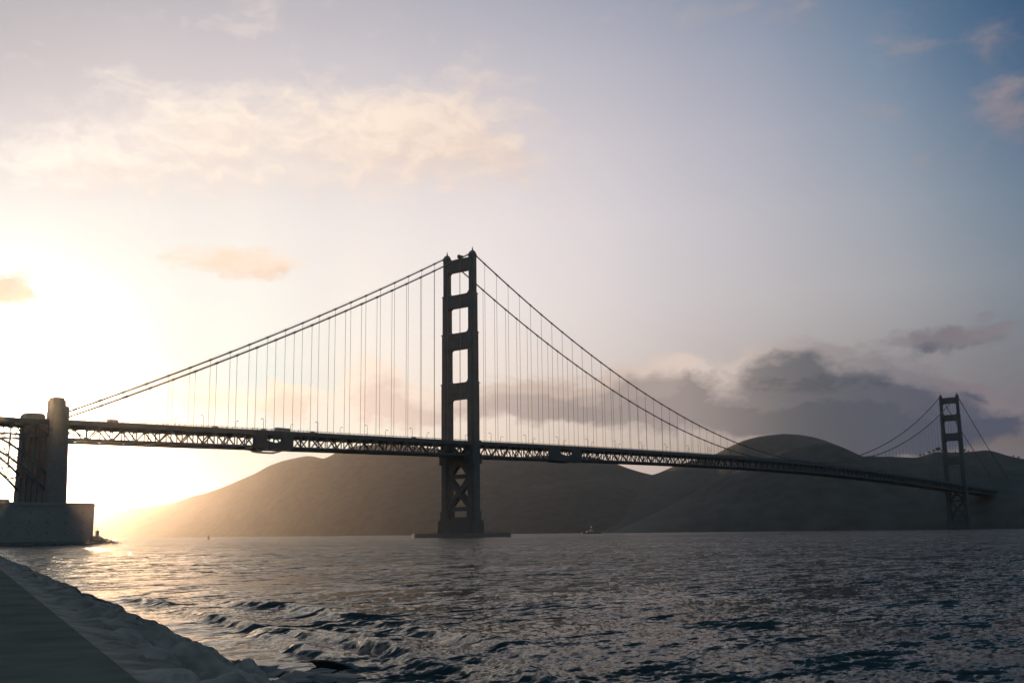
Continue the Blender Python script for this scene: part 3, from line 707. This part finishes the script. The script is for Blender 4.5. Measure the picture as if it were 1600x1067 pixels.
# little lantern house and rail on the sea wall at the corner of the fort
hut = tag(empty('sentry_hut', (44.6, -336.9, 4.5)), 'tiny dark hut with a flat roof on the rocks beside the fort corner', 'hut')
h_ = MB(); h_.box(-.65, .65, -.65, .65, -.6, 2.1); h_.build('wall', CONC, hut)
h_ = MB(); h_.box(-.8, .8, -.8, .8, 2.1, 2.3); h_.build('roof', CONC, hut)
h_ = MB(); h_.box(.652, .70, -.35, .35, .0, 1.8); h_.build('door', STEEL, hut)
h_ = MB(); h_.bar((0, 0, 2.3), (0, 0, 3.4), .1); h_.build('mast', STEEL, hut)
gr = MB()
for i in range(5): gr.bar((43.2, -339.6 + i * .9, 3.6), (43.2, -339.6 + i * .9, 6.4 if i < 4 else 8.6), .1)
gr.bar((43.2, -339.6, 6.35), (43.2, -336.0, 6.35), .09); gr.bar((43.2, -339.6, 5.5), (43.2, -336.0, 5.5), .07); gr.bar((43.2, -339.6, 8.3), (43.2, -336.0, 8.3), .07); gr.bar((43.2, -339.6, 6.4), (43.2, -339.6, 8.5), .08)
tag(gr.build('guard_fence', STEEL), 'thin metal rail fence beside the tiny hut at the fort corner', 'fence')
for k in range(84):
    t = rg.random(); 
    if k < 46:
        q_ = rg.random(); y = -339 + 15.5 * q_; x = 46.5 + rg.uniform(-5, 5.5) - 3.0 * q_; z = 4.0 * (1 - q_) ** 1.1 + rg.uniform(-.5, .35) - max(0, x - 48) * .45; r = rg.uniform(.5, 1.5) * (1.15 - .5 * q_)
    else: x, y = 52 + (1 - t) * 0 + t * 30, -340 - t * 60 + rg.uniform(-2, 2); x += 4.5; z = rg.uniform(0, .8); r = rg.uniform(.7, 1.5)
    o = bpy.data.objects.new('boulder', BMS[rg.randrange(7)]); COL.objects.link(o); o.location = (x, y, z); o.scale = (r,) * 3; o.rotation_euler = (rg.uniform(-.4, .4), rg.uniform(-.4, .4), rg.uniform(0, 6.28))
    tag(o, 'dark rock piled at the foot of the brick fort', 'rock', 'rocks round the foot of the fort')

# ------------------------------------------------------------------ street lamps on the bridge
def make_lamp():
    r = empty('street_lamp')
    p = MB(); p.lathe([(.26, 0), (.26, .7), (.17, .9), (.13, 7.2)], n=8); p.build('post', LAMPM, r)
    a = MB(); a.tube([(0, 0, 7.15), (.25, 0, 7.6), (.8, 0, 7.85), (1.9, 0, 7.8)], .10, 6); a.build('arm', LAMPM, r)
    h = MB(); h.prism([(1.4, -.3), (2.7, -.25), (2.7, .25), (1.4, .3)], 7.42, 7.78, [(1.55, -.16), (2.5, -.12), (2.5, .12), (1.55, .16)]); h.build('lamp_head', LAMPM, r)
    return r
ORD = ['first', 'second', 'third', 'fourth', 'fifth', 'sixth', 'seventh', 'eighth', 'ninth', 'tenth', 'eleventh', 'twelfth', 'thirteenth', 'fourteenth', 'fifteenth']
proto = None
for side in (1, -1):
    for k in range(-6, 15):
        y = (22.7 if side > 0 else 20.8) + 45.7 * k + (0 if k < 0 else 0)
        if abs(y) < 8: continue
        o = make_lamp() if proto is None else copy_tree(proto); proto = proto or o
        o.location = (side * 12.9, y, zdeck(y)); o.rotation_euler = (0, 0, pi if side > 0 else 0)
        num = ORD[k] if k >= 0 else ORD[-k - 1]
        tag(o, f"slim lamp post on the {'near' if side > 0 else 'far'} railing, {num} to the {'right' if k >= 0 else 'left'} of the near tower", 'street lamp', 'lamp posts along the bridge deck')

# ------------------------------------------------------------------ traffic and walkers
def px_y(px): return float(np.interp(px, [112, 215, 317, 410, 495, 572, 640, 686, 760, 900, 1000], [-337.9, -297.6, -253.2, -208.3, -162.9, -117.5, -73.6, -41.6, 14.2, 137.8, 244.3]))
def make_car(m_):
    r = empty('parked_car'); r.name = 'car'
    b = MB(); b.prism_x([(-2.2, .35), (2.2, .35), (2.25, .75), (1.3, .95), (.75, 1.45), (-1.2, 1.48), (-2.0, .98), (-2.25, .9)], -.88, .88); b.build('body', m_, r)
    g_ = MB(); g_.prism_x([(1.15, .98), (.68, 1.4), (-1.12, 1.42), (-1.75, 1.0)], -.90, .90); g_.build('side_window', GLASSD, r)
    for sx__ in (-.8, .8):
        for yy_ in (-1.4, 1.4):
            w_ = MB(); n = 10; w_.prism_x([(yy_ + .33 * cos(2 * pi * i / n), .33 + .33 * sin(2 * pi * i / n)) for i in range(n)], sx__ - .11, sx__ + .11); w_.build('wheel', TYRE, r)
    return r
def make_bus(L_=11.5, H__=3.2, name='bus'):
    r = empty(name)
    b = MB(); b.prism_x([(-L_ / 2, .4), (L_ / 2, .4), (L_ / 2, 1.2), (L_ / 2 - .25, H__ - .1), (L_ / 2 - .6, H__), (-L_ / 2 + .2, H__), (-L_ / 2, H__ - .2)], -1.25, 1.25); b.build('body', BUSM, r)
    for sx__ in (-1, 1):
        for i in range(6):
            w_ = MB(); y0 = -L_ / 2 + .7 + i * (L_ - 1.4) / 6; w_.box(min(sx__ * 1.251, sx__ * 1.28), max(sx__ * 1.251, sx__ * 1.28), y0, y0 + (L_ - 1.4) / 6 - .2, 1.5, H__ - .6); w_.build('window', GLASSD, r)
    for sx__ in (-1.1, 1.1):
        for yy_ in (-L_ * .3, L_ * .3):
            w_ = MB(); n = 12; w_.prism_x([(yy_ + .48 * cos(2 * pi * i / n), .48 + .48 * sin(2 * pi * i / n)) for i in range(n)], sx__ - .17, sx__ + .17); w_.build('wheel', TYRE, r)
    return r
b = make_bus(11.5, 2.75); y = px_y(451); b.location = (8.2, y, zdeck(y)); tag(b, 'dark bus crossing the bridge above the shrouded truss section', 'bus')
b = make_bus(6.0, 2.15, 'van'); y = px_y(185); b.location = (8.5, y, zdeck(y)); tag(b, 'boxy dark van on the bridge near the concrete pylon', 'van')
cars_at = [(344, 'dark car on the bridge between pylon and shrouded truss section', 0), (420, 'grey car on the bridge just left of the bus', 1), (497, 'red car on the bridge a little right of the bus', 2), (655, 'blue car on the bridge just left of the near tower', 3), (757, 'dark car on the bridge just right of the near tower', 0)]
for px, lab, mi in cars_at:
    c = make_car(CARS[mi]); y = px_y(px); c.location = (9.6, y, zdeck(y)); tag(c, lab, 'car', 'cars driving over the bridge')
def person_mesh(mat):
    bm = bmesh.new(); j = {}
    def V(n, p): j[n] = bm.verts.new(p)
    V('pel', (0, 0, .95)); V('chest', (0, 0, 1.30)); V('neck', (0, 0, 1.47)); V('head', (0, .02, 1.60)); V('top', (0, .01, 1.72))
    for s_, nme in ((-1, 'l'), (1, 'r')):
        V('hip' + nme, (.10 * s_, 0, .90)); V('kn' + nme, (.11 * s_, .10 * s_, .50)); V('an' + nme, (.11 * s_, .02 + .22 * s_ - .08, .08)); V('to' + nme, (.12 * s_, .17 + .22 * s_ - .08, .04))
        V('sh' + nme, (.19 * s_, 0, 1.40)); V('el' + nme, (.25 * s_, -.06 * s_, 1.12)); V('wr' + nme, (.25 * s_, .08 - .12 * s_, .88)); V('ha' + nme, (.25 * s_, .11 - .14 * s_, .79))
    E = [('pel', 'chest'), ('chest', 'neck'), ('neck', 'head'), ('head', 'top')]
    for n_2 in 'lr': E += [('pel', 'hip' + n_2), ('hip' + n_2, 'kn' + n_2), ('kn' + n_2, 'an' + n_2), ('an' + n_2, 'to' + n_2), ('chest', 'sh' + n_2), ('sh' + n_2, 'el' + n_2), ('el' + n_2, 'wr' + n_2), ('wr' + n_2, 'ha' + n_2)]
    for a_, b_ in E: bm.edges.new((j[a_], j[b_]))
    me = bpy.data.meshes.new('person'); names = list(j); bm.verts.index_update(); bm.to_mesh(me); bm.free()
    o = bpy.data.objects.new('person', me); COL.objects.link(o); o.modifiers.new('skin', 'SKIN')
    rad = {'pel': .15, 'chest': .17, 'neck': .06, 'head': .10, 'top': .08, 'hip': .10, 'kn': .07, 'an': .05, 'to': .04, 'sh': .07, 'el': .05, 'wr': .035, 'ha': .035}
    for i, n_2 in enumerate(names):
        k = n_2 if n_2 in rad else n_2[:-1]; me.skin_vertices[0].data[i].radius = (rad[k], rad[k])
    me.skin_vertices[0].data[0].use_root = True
    ss_ = o.modifiers.new('sub', 'SUBSURF'); ss_.levels = 1; ss_.render_levels = 1
    dg = bpy.context.evaluated_depsgraph_get(); m2 = bpy.data.meshes.new_from_object(o.evaluated_get(dg)); bpy.data.objects.remove(o)
    m2.materials.clear(); m2.materials.append(mat); m2.materials.append(SKIN)
    for p in m2.polygons:
        p.use_smooth = True
        if p.center.z > 1.46: p.material_index = 1
    return m2
PM = [person_mesh(c) for c in CLOTH]
for i, px in enumerate((215 + 12, 247, 258, 263, 282, 290, 336, 356, 398, 406, 428, 469, 483, 520, 548)):
    y = px_y(px); o = bpy.data.objects.new('person', PM[i % 3]); COL.objects.link(o); o.location = (12.75, y, zdeck(y)); o.rotation_euler = (0, 0, 0 if i % 2 else pi)
    tag(o, 'person walking along the near railing left of the near tower, a tiny dark figure', 'person', 'walkers on the bridge footpath')

# ------------------------------------------------------------------ work platforms hung from the truss
def platform(px0, px1, lab, drop, net, light):
    y0, y1 = px_y(px0), px_y(px1); yc = (y0 + y1) / 2; r = tag(empty('work_platform', (0, yc, zdeck(yc))), lab, 'scaffold', 'work platforms hung under the bridge')
    d = depth(yc); h = (y1 - y0) / 2
    e = MB()
    e.prism_x([(-h, -d - .2), (-h * .30, -d - .2), (-h * .30, -2.6), (-h, -2.6)], 14.25, 14.45); e.build('enclosure', ASPH, r)
    e = MB(); e.prism_x([(h * .35, -d + .3), (h, -d + .3), (h, -2.6), (h * .35, -2.6)], 14.25, 14.45); e.build('enclosure', ASPH, r)
    e = MB(); e.prism_x([(-h * .29, -d), (h * .34, -d), (h * .34, -d * .62), (h * .1, -d * .70), (-h * .29, -d * .60)], 14.25, 14.45); e.build('enclosure', ASPH, r)
    f_ = MB(); f_.box(6.0, 14.6, -h, -h * .25 if light else h, -d - 1.5 * drop, -d - 1.2 * drop); f_.box(14.2, 14.6, -h, -h * .25 if light else h, -d - 1.2 * drop, -d)
    for q in np.linspace(-h + .4, -h * .28 if light else h - .4, 6): f_.box(6.1, 14.4, q - .15, q + .15, -d - 2.0 * drop, -d - 1.5 * drop)
    f_.build('gantry', STEEL, r)
    if net:
        nx, ny = 10, 24; X = np.zeros((ny, nx)); Y = X.copy(); Z = X.copy()
        for i in range(ny):
            for k in range(nx):
                v_ = i / (ny - 1); u_ = k / (nx - 1)
                X[i, k] = 5.0 + 9.7 * u_; Y[i, k] = -h * .95 + 1.92 * h * v_
                sag = min(1, v_ / .22) if v_ < .22 else (1 if v_ < .6 else 1 - .62 * (v_ - .6) / .08 * .5 if v_ < .68 else max(0, .69 * (1 - (v_ - .68) / .32)))
                Z[i, k] = -d - .3 - net * sag * (sin(pi * u_) ** .3 if 0 < u_ < 1 else .85)
        grid_mesh('netting', X, Y, Z, NET if light else ASPH, True, r)
    return r
platform(396, 459, 'shrouded work platform with pale sagging netting left of the near tower', 1.0, 3.4, True)
platform(856, 909, 'dark work platform hung under the truss right of the near tower', .8, 2.3, False)

# ------------------------------------------------------------------ boats and buoys
def at_px(px, dist):
    r = ray(px, 835); h = math.hypot(r.x, r.y); return CAM.x + r.x / h * dist, CAM.y + r.y / h * dist
x, y = at_px(326, 1250)
bu = tag(empty('channel_buoy', (x, y, 0)), 'small reddish conical buoy on the open water left of the near tower', 'buoy')
q = MB(); q.lathe([(.9, -.8), (1.5, -.3), (1.55, .5), (1.2, .75)], n=14); q.build('float', BUOYM, bu)
q = MB(); q.lathe([(1.1, .75), (.32, 4.2)], n=10); q.build('cage', BUOYM, bu)
q = MB(); q.lathe([(.4, 4.2), (.4, 4.6), (.12, 5.0)], n=8); q.build('lantern', LAMPM, bu)
x, y = at_px(184, 620)
bu = tag(empty('mooring_buoy', (x, y, 0)), 'small dark round buoy just off the fort rocks', 'buoy')
q = MB(); q.lathe([(.2, -.5), (.6, -.2), (.7, .2), (.5, .6), (.2, .75), (.12, 1.3)], n=12); q.build('float', HULL, bu)
q = MB(); q.lathe([(.25, 1.3), (.3, 1.5), (.1, 1.7)], n=8); q.build('top_mark', HULL, bu)
x, y = at_px(924, 1800)
bt = tag(empty('workboat', (x, y, 0), YAW), 'dark low boat with a single white mast light right of the near tower', 'boat')
q = MB(); q.prism([(-15, -2.6), (9, -2.6), (16, 0), (9, 2.6), (-15, 2.6)], -1.0, 2.0, [(-15.3, -3.2), (10, -3.2), (18, 0), (10, 3.2), (-15.3, 3.2)]); q.build('hull', HULL, bt)
q = MB(); q.box(-8, 4, -2.2, 2.2, 2.0, 4.4); q.box(-2, 3, -1.8, 1.8, 4.4, 6.4); q.build('cabin', CABIN, bt)
q = MB(); q.box(3.0, 3.06, -1.6, 1.6, 5.0, 6.0); q.build('window', GLASSD, bt)
q = MB(); q.bar((0, 0, 6.4), (0, 0, 10.4), .25); q.build('mast', STEEL, bt)
ML = bpy.data.materials.new('mast_light'); ML.use_nodes = True; ML.node_tree.nodes['Principled BSDF'].inputs['Emission Color'].default_value = (1, .93, .8, 1); ML.node_tree.nodes['Principled BSDF'].inputs['Emission Strength'].default_value = 1.5
q = MB(); q.lathe([(.12, 10.4), (.32, 10.6), (.32, 10.9), (.12, 11.1)], n=8); q.build('mast_light', ML, bt)

# ------------------------------------------------------------------ trees on the far ridge
def make_tree(seed, h):
    rg2 = random.Random(seed); r = empty('ridge_tree')
    t = MB(); t.tube([(0, 0, -1), (.1, 0, h * .3), (.2, .1, h * .75)], [.45, .32, .12], 6)
    for k in range(4):
        a = rg2.uniform(0, 6.28); t.tube([(0.1, 0, h * (.3 + .1 * k)), (cos(a) * h * .22, sin(a) * h * .22, h * (.5 + .1 * k))], [.16, .06], 5)
    t.build('trunk', BARK, r)
    c = MB()
    for k in range(420):
        u, v_, w_ = rg2.gauss(0, .42), rg2.gauss(0, .42), rg2.gauss(0, .40)
        cl = rg2.choice([(-.25, 0, .55), (.3, .1, .6), (0, -.2, .8), (.05, .2, .7), (-.35, .1, .72), (.4, -.1, .78)])
        p = Vector((cl[0] * h * .6 + u * h * .22, cl[1] * h * .6 + v_ * h * .22, cl[2] * h + w_ * h * .2)); d = Vector((rg2.gauss(0, 1), rg2.gauss(0, 1), rg2.gauss(0, 1))).normalized(); e = d.orthogonal().normalized(); s_ = rg2.uniform(.25, .6)
        c.add([p + d * s_, p + e * s_, p - d * s_, p - e * s_], [(0, 1, 2, 3)])
    c.build('crown', LEAF, r)
    return r
trees = [make_tree(40 + k, 1.0 * 9) for k in range(3)]
spots = [(1365, .45), (1438, .75), (1444, .6), (1452, .7), (1459, .8), (1466, 1.35), (1471, .7), (1480, .5), (1493, .5), (1507, .85), (1513, .5), (1584, .6), (1592, .55)]
for i, (px, k) in enumerate(spots):
    pyv = float(np.interp(px, [p[0] for p in RIDGE4], [p[1] for p in RIDGE4])); r = ray(px, pyv + .6); hd = math.hypot(r.x, r.y); d = 2415
    o = trees[i] if i < 3 else copy_tree(trees[i % 3]); o.location = (CAM.x + r.x / hd * d, CAM.y + r.y / hd * d, CAM.z + d * r.z / hd - .6); o.scale = (k * 1.1, k * 1.1, k); o.rotation_euler = (0, 0, i * 1.3)
    lab = 'tallest dark tree on the ridge just left of the far tower' if px == 1466 else ('small dark tree on the ridge left of the far tower' if px < 1470 else 'small dark tree on the ridge to the right of the far tower' if px > 1500 else 'small dark tree on the ridge directly behind the far tower')
    tag(o, lab, 'tree', 'trees on the far ridge' if px != 1466 else 'trees on the far ridge')

# ------------------------------------------------------------------ haze
HAZE_DENSITY, HAZE_G = 2.1e-5, 0.93
hz = MB(); hz.box(-11000, 12200, -12200, 11000, -4.0, 440)
hm = bpy.data.materials.new('haze'); hm.use_nodes = True; ht = hm.node_tree
ht.nodes.remove(ht.nodes['Principled BSDF'])
pv = ht.nodes.new('ShaderNodeVolumePrincipled'); pv.inputs['Color'].default_value = (.95, .93, .90, 1); pv.inputs['Density'].default_value = HAZE_DENSITY; pv.inputs['Anisotropy'].default_value = HAZE_G
ht.links.new(pv.outputs[0], ht.nodes['Material Output'].inputs['Volume'])
tag(hz.build('haze', hm), kind='stuff')
